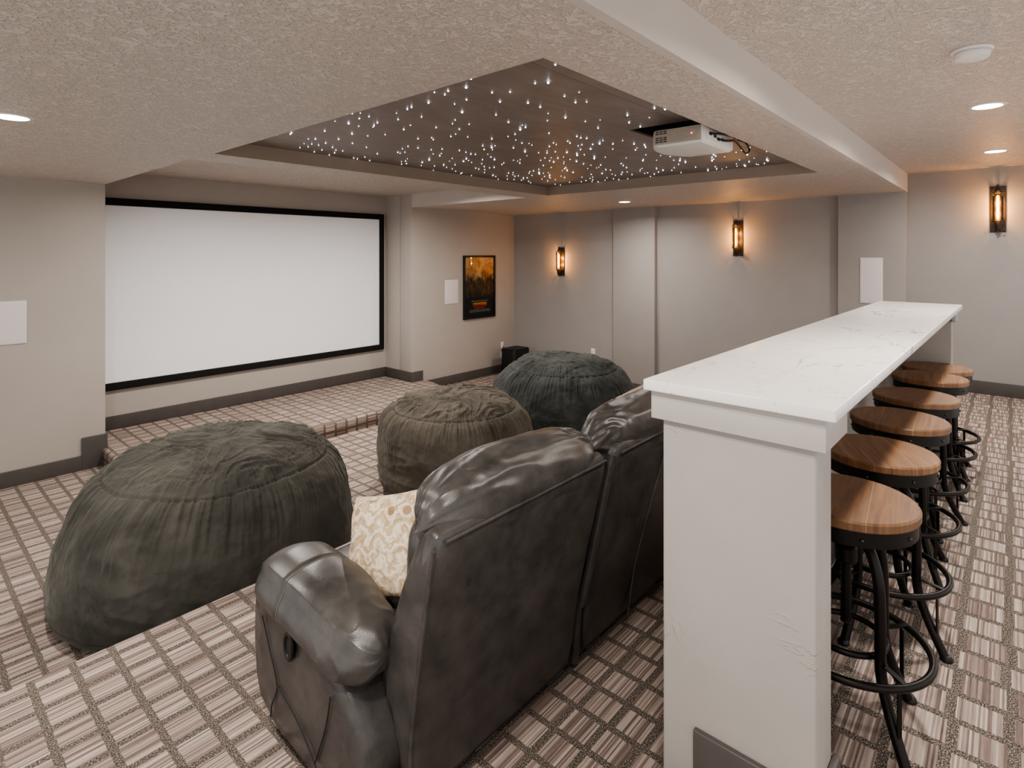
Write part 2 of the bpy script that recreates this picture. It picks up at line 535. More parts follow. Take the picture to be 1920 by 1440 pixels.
def rect(x0, x1, y0, y1): return [(x0, y0), (x1, y0), (x1, y1), (x0, y1)]
carpet_block('floor', rect(XB, XF, TIER_Y-.02, YF+.02), ZL-.1, ZL)
carpet_block('floor_tier', rect(XB, XF, .70, TIER_Y), ZL-.1, ZT, .014)
carpet_block('floor_bar', [(XB, -1.8), (XF, -1.8), (XF, .76), (1.62, .76), (1.62, .69), (XB, .69)], ZT-.2, 0)
carpet_block('floor_step', rect(XB, 1.585, .69, .95), ZT-.1, ZT*.5, .012)
sp = [(NX0-.19, YN), (NX0-.19, 6.0)]
R_, cx_, cy_ = .82, 4.96, 6.82
sp += [(cx_+R_*sin(a), cy_-R_*cos(a)) for a in [PI/2*i/10 for i in range(11)]]
sp += [(cx_+R_, YF+.0), (NX1+.0, YF), (NX1, YN)]
R2 = .30
sp = [(NX0-.03, YF)]+[(NX0-.03+R2-R2*cos(a), 6.0+R2-R2*sin(a)) for a in [PI/2*i/8 for i in range(9)]]+sp[2:]
sp = sp[:-1]+[(NX1, YN), (NX0, YN), (NX0, YF)]
carpet_block('floor_stage', sp[::1], ZL-.05, ZS, .035)

def struct(name, mb, mat, bevel=0, smooth=False):
    return mb.build(name, mat, bevel=bevel, smooth=smooth or bevel > 0, kind='structure')

T = .12
struct('wall_front_left', MB().box(XB, NX0, YF, YF+.3, ZL-.1, ZC+.1), M['wall'], .006)
struct('wall_front_right', MB().box(NX1, XF+T, YF, YF+.3, ZL-.1, ZC+.1), M['wall'], .006)
struct('wall_niche_left', MB().box(NX0-.2, NX0, YF+.29, YN+T, ZL-.1, ZC+.1), M['wall'])
struct('wall_niche_right', MB().box(NX1, NX1+.2, YF+.29, YN+T, ZL-.1, ZC+.1), M['wall'])
struct('wall_niche_back', MB().box(NX0, NX1, YN, YN+T, ZL-.1, ZC+.1), M['wall'])
struct('wall_far', MB().box(XF, XF+T, -1.8, YF, ZL-.1, ZC+.1), M['wall_far'])
struct('pilaster', MB().box(XF-.09, XF+.01, 4.057, 4.784, ZL-.1, ZSOF+.02), M['wall_far'], .004)
struct('pilaster.001', MB().box(XF-.09, XF+.01, .905, 1.596, ZT-.1, ZSOF+.02), M['wall_far'], .004)

# ceilings
cb = MB().box(XB, XF, -1.8, .905, ZC, ZC+.1)
struct('ceiling', cb, M['ceil'])
struct('ceiling_beam_side', MB().box(XB, XF-.0, .90, .94, ZSOF+.0, ZC+.05), M['soffit_wall'])
NY0 = 4.655
sof = MB()
xs = [XB, NX0+.03, TX0, TX1, NX1, XF]
def srect(x0, x1, y0, y1): sof.quad((x0, y0, ZSOF), (x1, y0, ZSOF), (x1, y1, ZSOF), (x0, y1, ZSOF))
srect(XB, TX0, .9395, NY0); srect(TX0, TX1, .9395, TY0); srect(TX1, XF, .9395, NY0)
srect(TX0, TX1, TY1, NY0); srect(XB, NX0, NY0, YF); srect(NX1, XF, NY0, YF)
struct('ceiling_soffit', sof, M['ceil'])
struct('ceiling_niche', MB().box(NX0-.05, NX1+.05, NY0-.05, YN, ZC, ZC+.06), M['ceil'])
ns = MB()
ns.box(NX0-.03, NX0, NY0, YF+.0, ZSOF+.0012, ZC+.02)
ns.box(NX1, NX1+.03, NY0, YF+.0, ZSOF+.0012, ZC+.02)
ns.box(NX0, NX1, NY0-.03, NY0, ZSOF+.0012, ZC+.02)
struct('ceiling_niche_side', ns, M['soffit_wall'])
tr = MB()
tr.box(TX0-.02, TX0, TY0-.02, TY1+.02, ZSOF+.0012, ZTRAY+.05)
tr.box(TX1, TX1+.02, TY0-.02, TY1+.02, ZSOF+.0012, ZTRAY+.05)
tr.box(TX0, TX1, TY0-.02, TY0, ZSOF+.0012, ZTRAY+.05)
tr.box(TX0, TX1, TY1, TY1+.02, ZSOF+.0012, ZTRAY+.05)
struct('trim_tray', tr, M['tray'])

# baseboards
BH, BT = .148, .016
def baseboard(name, segs, z, mat='base', h=BH):
    mb = MB()
    for (x0, x1, y0, y1) in segs: mb.box(x0, x1, y0, y1, z, z+h)
    return struct(name, mb, M[mat], .003)
baseboard('baseboard_front_left', [(XB, NX0-.2, YF-BT, YF+.01)], ZL)
baseboard('baseboard_front_left_step', [(NX0-.2, NX0+BT, YF-BT, YF+.01)], ZL, h=ZS+BH-ZL)
baseboard('baseboard_niche', [(NX0+BT, NX1-BT, YN-BT, YN+.01), (NX0-.01, NX0+BT, YF, YN), (NX1-BT, NX1+.01, YF-.0, YN)], ZS)
baseboard('baseboard_front_right_step', [(NX1-BT, NX1+.212, YF-BT, YF+.01)], ZL, h=ZS+BH-ZL)
baseboard('baseboard_front_right', [(NX1+.212, XF, YF-BT, YF+.01)], ZL)
baseboard('baseboard_far', [(XF-BT, XF+.01, 4.784+BT, YF-BT), (XF-.09-BT, XF-.08, 4.057-BT, 4.784+BT), (XF-.09, XF, 4.784, 4.784+BT),
          (XF-.09, XF, 4.057-BT, 4.057), (XF-BT, XF+.01, TIER_Y, 4.057-BT)], ZL)
baseboard('baseboard_far_tier', [(XF-BT, XF+.01, 1.6, TIER_Y-.01)], ZT)
baseboard('baseboard_far_bar', [(XF-BT, XF+.01, -1.8, .8)], 0, h=.14)

# ------------------------------------------------------------------ bar half wall
def sk(mb):      # the half wall runs very slightly off square
    mb.v = [(x, y-.0125*(x-1.56), z) for x, y, z in mb.v]; return mb
hw = MB()
hw.box(1.745, 5.235, .70, .794, ZT-.05, 1.105)
struct('wall_bar', sk(hw), M['post'], .004)
struct('wall_bar_post', sk(MB().box(1.592, 1.745, .372, .795, ZT-.05, 1.105)), M['post'], .008)
struct('wall_bar_post.001', sk(MB().box(5.235, 5.318, .372, .795, ZT-.05, 1.105)), M['post'], .008)
fa = MB()
fa.box(1.570, 1.592, .345, .822, 1.020, 1.106)
fa.box(1.592, 1.80, .345, .371, 1.020, 1.106)
fa.box(1.592, 5.335, .796, .822, 1.020, 1.106)
fa.box(5.19, 5.335, .345, .371, 1.020, 1.106)
fa.box(5.319, 5.335, .371, .796, 1.020, 1.106)
struct('trim_bar_apron', sk(fa), M['base_light'], .003)
bb = MB()
bb.box(1.574, 1.591, .354, .692, 0, .14)
bb.box(1.591, 1.763, .354, .371, 0, .14)
bb.box(1.746, 1.763, .371, .699, 0, .14)
bb.box(1.763, 5.225, .683, .699, 0, .14)
bb.box(5.219, 5.334, .354, .371, 0, .14)
struct('baseboard_bar', sk(bb), M['base'], .003)
ct = MB().box(1.546, 5.345, .318, .836, 1.107, 1.140)
o = sk(ct).build('countertop', M['quartz'], bevel=.004)
tag(o, 'long white quartz bar countertop with faint gray veins on the half wall', 'countertop')

# ------------------------------------------------------------------ bar stools
def make_stool():
    t = thing('bar_stool', 'x', 'stool', (0, 0, 0), 'bar stools along the white counter')
    H, R = .715, .206
    MB().lathe([(.0, H-.031), (R-.004, H-.031), (R, H-.027), (R, H-.006), (R-.005, H), (0, H)], (0, 0, 0), 72).build('seat', M['wood'], t)
    ap = MB().lathe([(R-.02, H-.078), (R-.008, H-.078), (R-.008, H-.0315), (R-.02, H-.0315)], (0, 0, 0), 64).build('seat_band', M['black_metal'], t)
    for k in range(8):
        a = 2*PI*k/8+.3
        p = Vector((cos(a)*(R-.008), sin(a)*(R-.008), H-.056))
        MB().rbox(p, (.006, .006, .006), 2, 6).build('rivet', M['rivet'], ap)
    # hub and screw
    MB().lathe([(.055, H-.115), (.06, H-.11), (.06, H-.079), (.03, H-.075)], (0, 0, 0), 32).build('hub', M['black_metal'], t)
    prof = []
    n = 40
    for i in range(n+1):
        prof.append((.015 if i % 2 else .0175, .30+(H-.08-.30)*i/n))
    sc = MB().lathe(prof, (0, 0, 0), 20).build('screw', M['black_metal'], t)
    MB().lathe([(.03, H-.215), (.034, H-.21), (.034, H-.165), (.03, H-.16)], (0, 0, 0), 24).build('collar', M['black_metal'], sc)
    for k in range(4):
        a = PI/4+PI/2*k
        ca, sa = cos(a), sin(a)
        pts = []
        # starts at the collar, bends over and runs down, then splays to the foot
        path = [(.02, H-.100), (.055, H-.100), (.092, H-.122), (.120, H-.165), (.136, H-.225), (.142, H-.32), (.142, .32), (.142, .265), (.146, .22), (.160, .17), (.187, .105), (.235, .012)]
        P = [Vector((r, 0, z)) for r, z in path]
        sm = []
        for i in range(len(P)-1):
            p0, p1, p2, p3 = P[max(i-1, 0)], P[i], P[i+1], P[min(i+2, len(P)-1)]
            for s in range(5):
                u = s/5
                sm.append(.5*((2*p1)+(-p0+p2)*u+(2*p0-5*p1+4*p2-p3)*u*u+(-p0+3*p1-3*p2+p3)*u**3))
        sm.append(P[-1])
        pts = [(p.x*ca, p.x*sa, p.z) for p in sm]
        lg = MB().tube(pts, .0160, 16).build('leg', M['black_metal'], t)
        MB().lathe([(.018, 0), (.021, .003), (.021, .010), (.014, .020)], (.242*ca, .242*sa, 0), 18).build('foot', M['black'], lg)
        # flat brace bar from the ring down to the leg
        q = MB()
        w = Vector((-sa, ca, 0))*.007
        A = Vector((.212*ca, .212*sa, .246)); B = Vector((.212*ca, .212*sa, .052))
        d = Vector((ca, sa, 0))*.002
        q.add([A-w-d, A+w-d, A+w+d, A-w+d, B-w-d, B+w-d, B+w+d, B-w+d],
              [(0,1,2,3),(7,6,5,4),(0,4,5,1),(1,5,6,2),(2,6,7,3),(3,7,4,0)])
        A = Vector((.125*ca, .125*sa, .260)); B = Vector((.232*ca, .232*sa, .260)); u = Vector((0, 0, .002)); w = w*1.2
        q.add([A-w-u, A+w-u, A+w+u, A-w+u, B-w-u, B+w-u, B+w+u, B-w+u],
              [(0,1,2,3),(7,6,5,4),(0,4,5,1),(1,5,6,2),(2,6,7,3),(3,7,4,0)])
        q.build('brace', M['black_metal'], t)
    for r_, z_, rr, nm in ((.234, .250, .0115, 'foot_ring'), (.112, .260, .0095, 'inner_ring')):
        MB().tube([(r_*cos(2*PI*k/64), r_*sin(2*PI*k/64), z_) for k in range(64)], rr, 12, closed=True).build(nm, M['black_metal'], t)
    return t
stool_spots = [
    (2.145, .412, .10, 0.0, 'nearest wood-topped black metal bar stool, partly hidden behind the counter end post'),
    (2.735, .410, .45, 0.0, 'second nearest bar stool from the end post, brown plank seat with a pale joint'),
    (3.335, .414, .05, 0.0, 'third bar stool from the end post, round brown wood seat on black metal legs'),
    (3.925, .409, -.25, 0.0, 'fourth bar stool from the end post, third from the far end, round wood seat'),
    (4.588, .402, .08, 0.0, 'second farthest wood-topped bar stool, overlapping the farthest one'),
    (5.005, .398, .02, 0.0, 'farthest bar stool beside the far end of the counter, mostly hidden'),
]
st0 = make_stool()
for i, (x, y, a, dz, lab) in enumerate(stool_spots):
    o = st0 if i == 0 else copy_tree(st0)
    o.location = (x, y, dz); o.rotation_euler = (0, 0, a)
    o['label'] = lab

# ------------------------------------------------------------------ bean bags
def catmull(P, u):
    n = len(P)-1
    x = min(max(u*n, 0), n-1e-6); i = int(x); t = x-i
    g = lambda k: Vector(P[max(0, min(n, k))])
    p0, p1, p2, p3 = g(i-1), g(i), g(i+1), g(i+2)
    return .5*((2*p1)+(-p0+p2)*t+(2*p0-5*p1+4*p2-p3)*t*t+(-p0+3*p1-3*p2+p3)*t**3)

def bean_bag(name, label, loc, R, H, mat, seed, prof, shear=(0, 0), seam=.62, ecc=1.0, nu=640, nv=260, fold=1.0, lump=1.0, gather=1.0):
    t = thing(name, label, 'bean bag', loc)
    P = [(r*R, h*H) for r, h in prof]
    so = Vector((seed*3.7, seed*1.9, seed*5.3))
    seam_pt = catmull(P, seam)
    def fn(u, v):
        th = 2*PI*u
        vv = v
        p = catmull(P, vv); p2 = catmull(P, min(vv+.01, 1)); p1 = catmull(P, max(vv-.01, 0))
        tv = (p2-p1)
        nrm = Vector((tv.y, -tv.x)); nrm = nrm.normalized() if nrm.length > 1e-9 else Vector((0, 1))
        r, h = p.x, p.y
        cx, sx = cos(th), sin(th)
        Q = Vector((cx*r, sx*r, h))
        d = 0.0
        d += lump*.035*fbm(Q*1.7+so, 2)*ss(0, .12, vv)
        # vertical gathers hanging from the seam
        warp = .35*noise.noise(Vector((cx*2.2, sx*2.2, h*1.5))+so)
        s1 = noise.noise(Vector((cx*(9+0)+warp*3, sx*9+warp*3, h*.9))+so*1.3)
        s2 = noise.noise(Vector((cx*21+warp*6, sx*21+warp*6, h*1.4))+so*.7)
        s3_ = noise.noise(Vector((cx*38+warp*8, sx*38+warp*8, h*2.2))+so*.3)
        rid = max(0, 1-abs(s1)*3.2)*.45+max(0, 1-abs(s2)*3.4)*.55+max(0, 1-abs(s3_)*3)*.22-.3
        below = ss(seam-.34, seam-.02, vv)*(1-ss(seam-.005, seam+.02, vv))
        amp = .55+.6*noise.noise(Vector((cx*1.6, sx*1.6, 5))+so)
        d += gather*.036*rid*below*max(.15, amp)
        # crown folds: long curved ridges
        q = Vector((Q.x*2.6, Q.y*2.6, 0))+so
        q = q+Vector((noise.noise(q*1.2), noise.noise(q*1.2+Vector((9, 2, 4))), 0))*1.1
        f1 = 1-abs(noise.noise(q*1.5))*2.6
        f2 = 1-abs(noise.noise(Vector((q.x*3.3, q.y*2.1, 1.7))))*2.4
        top = ss(seam-.01, seam+.06, vv)
        f3 = max(0, 1-abs(noise.noise(Vector((q.x*1.7, q.y*1.7, 4.4))))*5.5)
        f4 = max(0, 1-abs(noise.noise(Vector((q.x*3.6, q.y*3.0, 8.1))))*5.0)
        d += fold*(.012*max(f1, -.5)+.004*f2+.016*f3+.008*f4)*top*(1-ss(.93, 1.0, vv))
        # radial puckers just above the seam
        d += gather*.016*rid*top*(1-ss(seam+.05, seam+.22, vv))
        # slanting drag folds low on the side
        s3 = noise.noise(Vector((cx*1.6+h*.7, sx*1.6, h*10+1.6*cx))+so*2.1)
        d += .013*(1-abs(s3)*2.4)*ss(.05, .2, vv)*(1-ss(seam-.3, seam-.05, vv))*max(0, .5+1.4*noise.noise(Vector((cx, sx, 2))+so))
        d += .005*fbm(Q*14+so, 2)*ss(.02, .15, vv)
        # seam lines
        d -= .012*math.exp(-((vv-seam)/.006)**2)
        d -= .010*math.exp(-((vv-.13)/.006)**2)
        rr = max(r+nrm.x*d, 0); hh = h+nrm.y*d
        return Vector((loc[0]+rr*cx*ecc+shear[0]*hh, loc[1]+rr*sx+shear[1]*hh, loc[2]+max(hh, 0)))
    mb = MB().grid(fn, nu, nv, wrap=True, capa=True, capb=True)
    mb.build('cover', M[mat], t, angle=180)
    return t
PA = [(.88, 0), (.96, .06), (1.0, .18), (.995, .34), (.975, .52), (.93, .67), (.85, .79), (.72, .88), (.55, .94), (.36, .975), (.17, .993), (.002, 1.0)]
bean_bag('bean_bag', 'large olive gray suede bean bag at the left, nearest the camera', (1.54, 4.07, ZL), .885, .90, 'suede_a', 1, PA, shear=(.09, .02), seam=.60, fold=.75, gather=1.0)
PB = [(.84, 0), (.94, .06), (1.0, .2), (1.0, .38), (.985, .56), (.95, .70), (.86, .82), (.70, .90), (.52, .945), (.34, .965), (.16, .972), (.002, .974)]
bean_bag('bean_bag.001', 'taupe brown suede bean bag in the middle, behind the leather sofa', (3.70, 3.95, ZL), .73, .85, 'suede_b', 2, PB, shear=(-.03, .03), seam=.585, fold=1.15, gather=1.0)
PC = [(.88, 0), (.96, .06), (1.0, .18), (1.0, .34), (.97, .52), (.90, .67), (.80, .79), (.66, .88), (.5, .94), (.33, .975), (.16, .994), (.002, 1.0)]
bean_bag('bean_bag.002', 'charcoal bean bag with pleated sides, farthest, in front of the far wall', (5.60, 4.11, ZL), .905, .935, 'suede_c', 3, PC, shear=(0, 0), seam=.60, fold=.8, gather=1.35)

# ------------------------------------------------------------------ leather sofa
sofa = thing('leather_sofa', 'dark gray leather reclining sofa seen from behind, next to the half wall', 'sofa', (2.25, 1.85, ZT))
L = M['leather']
S0, S1 = 1.13, 3.45
def wr(p, s=1.0, a=.004): return a*fbm(Vector(p)*s, 3)
def x_gap(z): return 2.035+(z+.31)/.94*.115
prof_back = [(1.435, -.30), (1.43, -.05), (1.40, .15), (1.37, .32), (1.335, .52), (1.318, .61), (1.33, .645), (1.365, .66), (1.405, .635),
             (1.455, .53), (1.51, .40), (1.555, .28), (1.59, .18), (1.625, .09), (1.60, .0), (1.52, -.10), (1.50, -.30)]
def back_section(name, xa, xb, slant_a, slant_b):
    n = 26
    mb = MB()
    m = len(prof_back)
    vs, fs = [], []
    for i in range(n+1):
        u = i/n
        e = min(u, 1-u)
        inset = .018*(1-ss(0, .06, e))
        for (y, z) in prof_back:
            a = xa+(x_gap(z)-x_gap(.3) if slant_a else 0)
            b = xb+(x_gap(z)-x_gap(.3) if slant_b else 0)
            x = a+(b-a)*u
            yc, zc = 1.46, .2
            k = 1-inset
            bul = -.012*sin(PI*u)*ss(-.3, .1, z)*(1-ss(.45, .62, z)) if y < 1.44 and z > -.28 and (y < 1.40 or z < .2) else 0
            vs.append((x, yc+(y-yc)*(1-inset*2.0)+bul+wr((x*5, y, z*5), 1, .003), z-(inset*.4 if z > .5 else 0)))
    for i in range(n):
        for k in range(m):
            l = (k+1) % m
            fs.append((i*m+k, i*m+l, (i+1)*m+l, (i+1)*m+k))
    fs.append(tuple(range(m-1, -1, -1))); fs.append(tuple(n*m+k for k in range(m)))
    mb.add(vs, fs)
    return mb.build(name, L, sofa, angle=40, sub=1)
bA = back_section('back_panel', S0, x_gap(.3)-.008, False, True)
bB = back_section('back_panel', x_gap(.3)+.055, S1, True, False)
# rounded welt between the two back sections
pts = [(x_gap(z)+.022, 1.432-(.022 if z > -.05 else 0)-(z+.05)*.155*(1 if z > -.05 else 0)+.020, z) for z in [-.29+.92*i/24 for i in range(25)]]
MB().tube(pts, [.020 if abs(i-10) > 1 and abs(i-17) > 1 else .0185 for i in range(25)], 12).build('back_welt', L, sofa)
# vertical seam on the second section
def back_y(z):
    P = [(-.30, 1.435), (-.05, 1.43), (.15, 1.40), (.32, 1.37), (.52, 1.335), (.61, 1.318)]
    for (a, b), (c, d) in zip(P, P[1:]):
        if z <= c: return b+(d-b)*(z-a)/(c-a)
    return P[-1][1]
MB().tube([(2.47+(z+.3)*.27, back_y(z)-.010, z) for z in [-.28+.88*i/16 for i in range(17)]], .006, 8).build('seam', L, sofa)
# edge piping along the near back edge
MB().tube([(S0+.004, back_y(z)+.002, z) for z in [-.29+.90*i/20 for i in range(21)]], .007, 8).build('piping', L, sofa)
MB().tube([(S0+.05+i/24*(x_gap(.6)-S0-.09), 1.316, .622) for i in range(25)], .006, 8).build('piping', L, sofa)
MB().tube([(x_gap(.6)+.09+i/24*1.1, 1.316, .622) for i in range(25)], .006, 8).build('piping', L, sofa)

# puffy head rolls
def roll(name, xa, xb, seed, cy=1.462, cz=.650, ry=.145, rz=.155):
    so = Vector((seed*2.3, seed*4.1, seed))
    def fn(u, v):
        th = 2*PI*u
        t = 2*v-1
        e = max(0.0, 1-abs(t)**3.6)**.48
        x = (xa+xb)/2+(xb-xa)/2*t
        c, s = cos(th), sin(th)
        yy = math.copysign(abs(c)**.85, c); zz = math.copysign(abs(s)**.85, s)
        endp = ss(.45, 1.0, abs(t))
        # folds gathered towards both ends, running around the roll
        w = noise.noise(Vector((x*3, c*1.3, s*1.3))+so)
        f = 1-abs(noise.noise(Vector((x*9+w*1.8+c*1.2, c*1.1+so.x, s*.8))))*2.6
        g = 1-abs(noise.noise(Vector((x*3.5+w, c*3+so.y, s*3))))*2.4
        d = .017*f*(.06+1.0*endp)+.004*g
        d -= .016*math.exp(-((t-.93)/.03)**2)+.016*math.exp(-((t+.93)/.03)**2)
        d += .005*fbm(Vector((x*4, c*1.2, s*1.2))+so, 2)
        ry2, rz2 = ry*e+d*e, rz*e+d*e
        sag = -.03*(1-e)-.014-.02*(t+1)/2
        return Vector((x+.02*c*(1-e), cy+yy*ry2, cz+zz*rz2+sag))
    return MB().grid(fn, 110, 170, wrap=True, capa=True, capb=True).build(name, L, sofa, angle=180)
roll('headrest_roll', 1.185, x_gap(.66)+.012, 1)
roll('headrest_roll', x_gap(.66)+.018, 3.42, 2.7)
# front cushions of the backrest
def puff(name, c, h, n=4, res=18, seed=0, a=.012, mat=None):
    so = Vector((seed, seed*2, seed*3))
    def f(w, p): return w+p.normalized()*a*fbm(w*4+so, 3)
    return MB().rbox(c, h, n, res, f).build(name, mat or L, sofa, angle=180)
puff('backrest_cushion', (1.70, 1.60, .35), (.42, .12, .25), 3.5, 18, 1)
puff('backrest_cushion', (2.80, 1.60, .35), (.56, .12, .25), 3.5, 18, 2)
puff('seat_cushion', (1.70, 1.98, .02), (.44, .44, .13), 5, 18, 3, .008)
puff('seat_cushion', (2.80, 1.98, .02), (.60, .44, .13), 5, 18, 4, .008)
puff('footrest', (1.70, 2.36, -.16), (.43, .06, .15), 5, 14, 5, .006)
puff('footrest', (2.80, 2.36, -.16), (.59, .06, .15), 5, 14, 6, .006)
MB().box(1.24, 3.35, 1.46, 2.32, -.30, -.09).build('base', L, sofa, bevel=.02)

# arms
def arm(sx, flip):
    # side body: profile in the Y-Z plane, bulged outwards
    pr = [(1.462, -.305), (1.50, -.10), (1.56, .02), (1.63, .10), (1.72, .165), (1.85, .20), (2.05, .225), (2.20, .235), (2.262, .215), (2.288, .14), (2.292, -.02), (2.275, -.16), (2.235, -.305)]
    mb = MB()
    m, n = len(pr), 8
    vs, fs = [], []
    for i in range(n+1):
        u = i/n
        e = ss(0, .22, min(u, 1-u))
        for (y, z) in pr:
            yc, zc = 1.9, -.04
            k = .965+.035*e
            vs.append((sx+flip*(.24*u), yc+(y-yc)*k, zc+(z-zc)*(k if z > -.29 else 1)))
    for i in range(n):
        for k in range(m):
            l = (k+1) % m
            fs.append((i*m+k, i*m+l, (i+1)*m+l, (i+1)*m+k))
    fs.append(tuple(range(m-1, -1, -1))); fs.append(tuple(n*m+k for k in range(m)))
    mb.add(vs, fs)
    ab = mb.build('arm_panel', L, sofa, sub=1, angle=50)
    so = Vector((sx*5, 1, 2))
    def pad(u, v):
        th = 2*PI*u; c, s = cos(th), sin(th)
        t = v
        e = min(1, (1-abs(2*t-1)**7))**.5 if abs(2*t-1) < 1 else 0
        y = 1.545+(2.275-1.545)*t
        zt = .205+.055*ss(0, .55, t)-.02*ss(.8, 1, t)
        wx = .158*(.80+.20*ss(0, .5, t)); wz = .088
        yy = math.copysign(abs(c)**.9, c); zz = math.copysign(abs(s)**.95, s)
        x = yy*wx*e; z = zz*wz*e
        # the pad hangs over the outer side
        if yy < 0 and s < .6: z -= .045*(-yy)**2*e*(1.0+.3*(1-t))
        fold = 1-abs(noise.noise(Vector((y*9, c*1.5, s*1.5))+so))*2.5
        d = .007*fold*(.10+1.2*(1-ss(.05, .40, t)))+.004*fbm(Vector((y*4, c, s))+so, 2)
        d -= .007*math.exp(-((t-.63)/.012)**2)
        d -= .008*math.exp(-((t-.955)/.012)**2)
        x += c*d; z += s*d
        return Vector((sx+flip*(.125+x), y, zt+z-.02*(1-t)*(1-t)))
    pd = MB().grid(pad, 90, 130, wrap=True, capa=True, capb=True).build('armrest', L, sofa, angle=180)
    ring = []
    for i in range(60):
        p = pad(i/60, .615)
        q = Vector((sx+flip*.125, p.y, .24))
        ring.append(p+(p-q).normalized()*.0012)
    MB().tube(ring, .0016, 6, closed=True).build('stitching', M['stitch'], pd, label='gray stitched seam')
    return ab
armL = arm(1.0, 1)
armR = arm(3.60, -1)
# seams on the visible arm panel
for pl in ([(2.17, .12), (2.11, .02), (2.05, -.09), (2.09, -.18), (2.10, -.23)], [(2.05, -.09), (1.90, -.14), (1.78, -.22), (1.76, -.25)], [(1.68, .06), (1.71, -.06), (1.78, -.22)]):
    P = [Vector((1.0-.001, y, z)) for y, z in pl]
    sm = [catmull([tuple(p) for p in P], i/24) for i in range(25)]
    MB().tube(sm, .0028, 6).build('seam', M['slot'], armL)
hd = MB()
hd.tube([(.992, 1.945+.026*cos(a), .108+.045*sin(a)) for a in [2*PI*k/32 for k in range(32)]], .008, 10, closed=True)
hd.build('recliner_handle', M['black'], sofa, label='black oval recliner handle')
MB().lathe([(.001, 0), (.022, 0), (.022, .006), (.001, .006)], (0, 0, 0), 28, 'x').xform(Matrix.Translation((.991, 1.945, .108)) @ Matrix.Diagonal((1, 1, 1.9, 1))).build('handle_cup', M['slot'], sofa)

# ------------------------------------------------------------------ throw pillows
def pillow(name, label, w, h, t_, Mx, mat, seed=0):
    n = 44
    vs, uvs, fs = [], [], []
    so = Vector((seed, seed*2.2, 1))
    for side in (1, -1):
        b = len(vs)
        for j in range(n+1):
            for i in range(n+1):
                u, v = 2*i/n-1, 2*j/n-1
                # rounded corners drawn in at the middle of each edge
                px = u*w/2*(1-.07*(1-v*v)**1.0*abs(u)**3); py = v*h/2*(1-.07*(1-u*u)*abs(v)**3)
                th = t_/2*((1-abs(u)**2.6)*(1-abs(v)**2.6))**.42
                th += .010*fbm(Vector((u*2, v*2, side))+so, 3)*min(1, th*20)
                vs.append(Vector((px, py, side*th))); uvs.append((i/n, j/n))
        for j in range(n):
            for i in range(n):
                q = (b+j*(n+1)+i, b+j*(n+1)+i+1, b+(j+1)*(n+1)+i+1, b+(j+1)*(n+1)+i)
                fs.append(q if side == 1 else q[::-1])
    me = bpy.data.meshes.new(name)
    me.from_pydata([tuple(Mx @ p) for p in vs], [], fs)
    uvl = me.uv_layers.new(name='UVMap')
    for l in me.loops: uvl.data[l.index].uv = uvs[l.vertex_index]
    bm = bmesh.new(); bm.from_mesh(me)
    bmesh.ops.remove_doubles(bm, verts=bm.verts, dist=1e-5)
    bmesh.ops.recalc_face_normals(bm, faces=bm.faces); bm.to_mesh(me); bm.free()
    me.shade_smooth(); me.materials.append(mat)
    o = bpy.data.objects.new(name, me); C.objects.link(o)
    return tag(o, label, 'pillow')
def frame(c, X, Y):
    X = Vector(X).normalized(); Y = Vector(Y); Z = X.cross(Y).normalized(); Y = Z.cross(X)
    m = Matrix((X, Y, Z)).transposed().to_4x4(); m.translation = Vector(c); return m
pillow('throw_pillow', 'cream and tan patterned throw pillow leaning on the sofa back near its arm', .44, .41, .17,
       frame((1.395, 1.885, .338), (.22, -.92, .30), (.40, .10, .9)), M['pillow'], 1)
pillow('throw_pillow.001', 'plain beige throw pillow peeking over the sofa back beside the counter', .50, .46, .18,
       frame((3.02, 1.80, .44), (.90, -.25, .26), (-.2, -.25, .94)), M['beige'], 2)

# ------------------------------------------------------------------ projection screen
sx0, sx1, sz0, sz1 = 1.635, 5.485, -.030, 2.148
ps = thing('projection_screen', 'large blank white projection screen in a wide black frame on the niche wall', 'projection screen', ((sx0+sx1)/2, YN-.03, sz0))
FW = .085
fr = MB()
yb, yf = YN-.002, YN-.045
fr.box(sx0, sx1, yf, yb, sz1-FW, sz1); fr.box(sx0, sx1, yf, yb, sz0, sz0+FW)
fr.box(sx0, sx0+FW, yf, yb, sz0+FW, sz1-FW); fr.box(sx1-FW, sx1, yf, yb, sz0+FW, sz1-FW)
fr.build('frame', M['black_velvet'], ps, bevel=.004)
MB().box(sx0+FW-.002, sx1-FW+.002, YN-.03, YN-.02, sz0+FW-.002, sz1-FW+.002).build('screen_surface', M['screen'], ps, smooth=False)

# ------------------------------------------------------------------ framed poster
px0, px1, pz0, pz1 = 6.632, 7.405, .392, 1.482
pt = thing('framed_poster', 'framed movie poster with a fiery orange sky in a black frame on the wall', 'poster', ((px0+px1)/2, YF-.02, pz0))
fw = .032
pf = MB(); yb, yf = YF-.002, YF-.040
pf.box(px0, px1, yf, yb, pz1-fw, pz1); pf.box(px0, px1, yf, yb, pz0, pz0+fw)
pf.box(px0, px0+fw, yf, yb, pz0+fw, pz1-fw); pf.box(px1-fw, px1, yf, yb, pz0+fw, pz1-fw)
pf.build('frame', M['black'], pt, bevel=.004)
def uvquad(name, a, b, c, d, mat, parent):
    me = bpy.data.meshes.new(name); off = wloc(parent)
    me.from_pydata([tuple(Vector(p)-off) for p in (a, b, c, d)], [], [(0, 1, 2, 3)])
    uv = me.uv_layers.new(name='UVMap')
    for i, q in enumerate(((0, 0), (1, 0), (1, 1), (0, 1))): uv.data[i].uv = q
    me.materials.append(mat)
    o = bpy.data.objects.new(name, me); C.objects.link(o); o.parent = parent; return o
a = .028
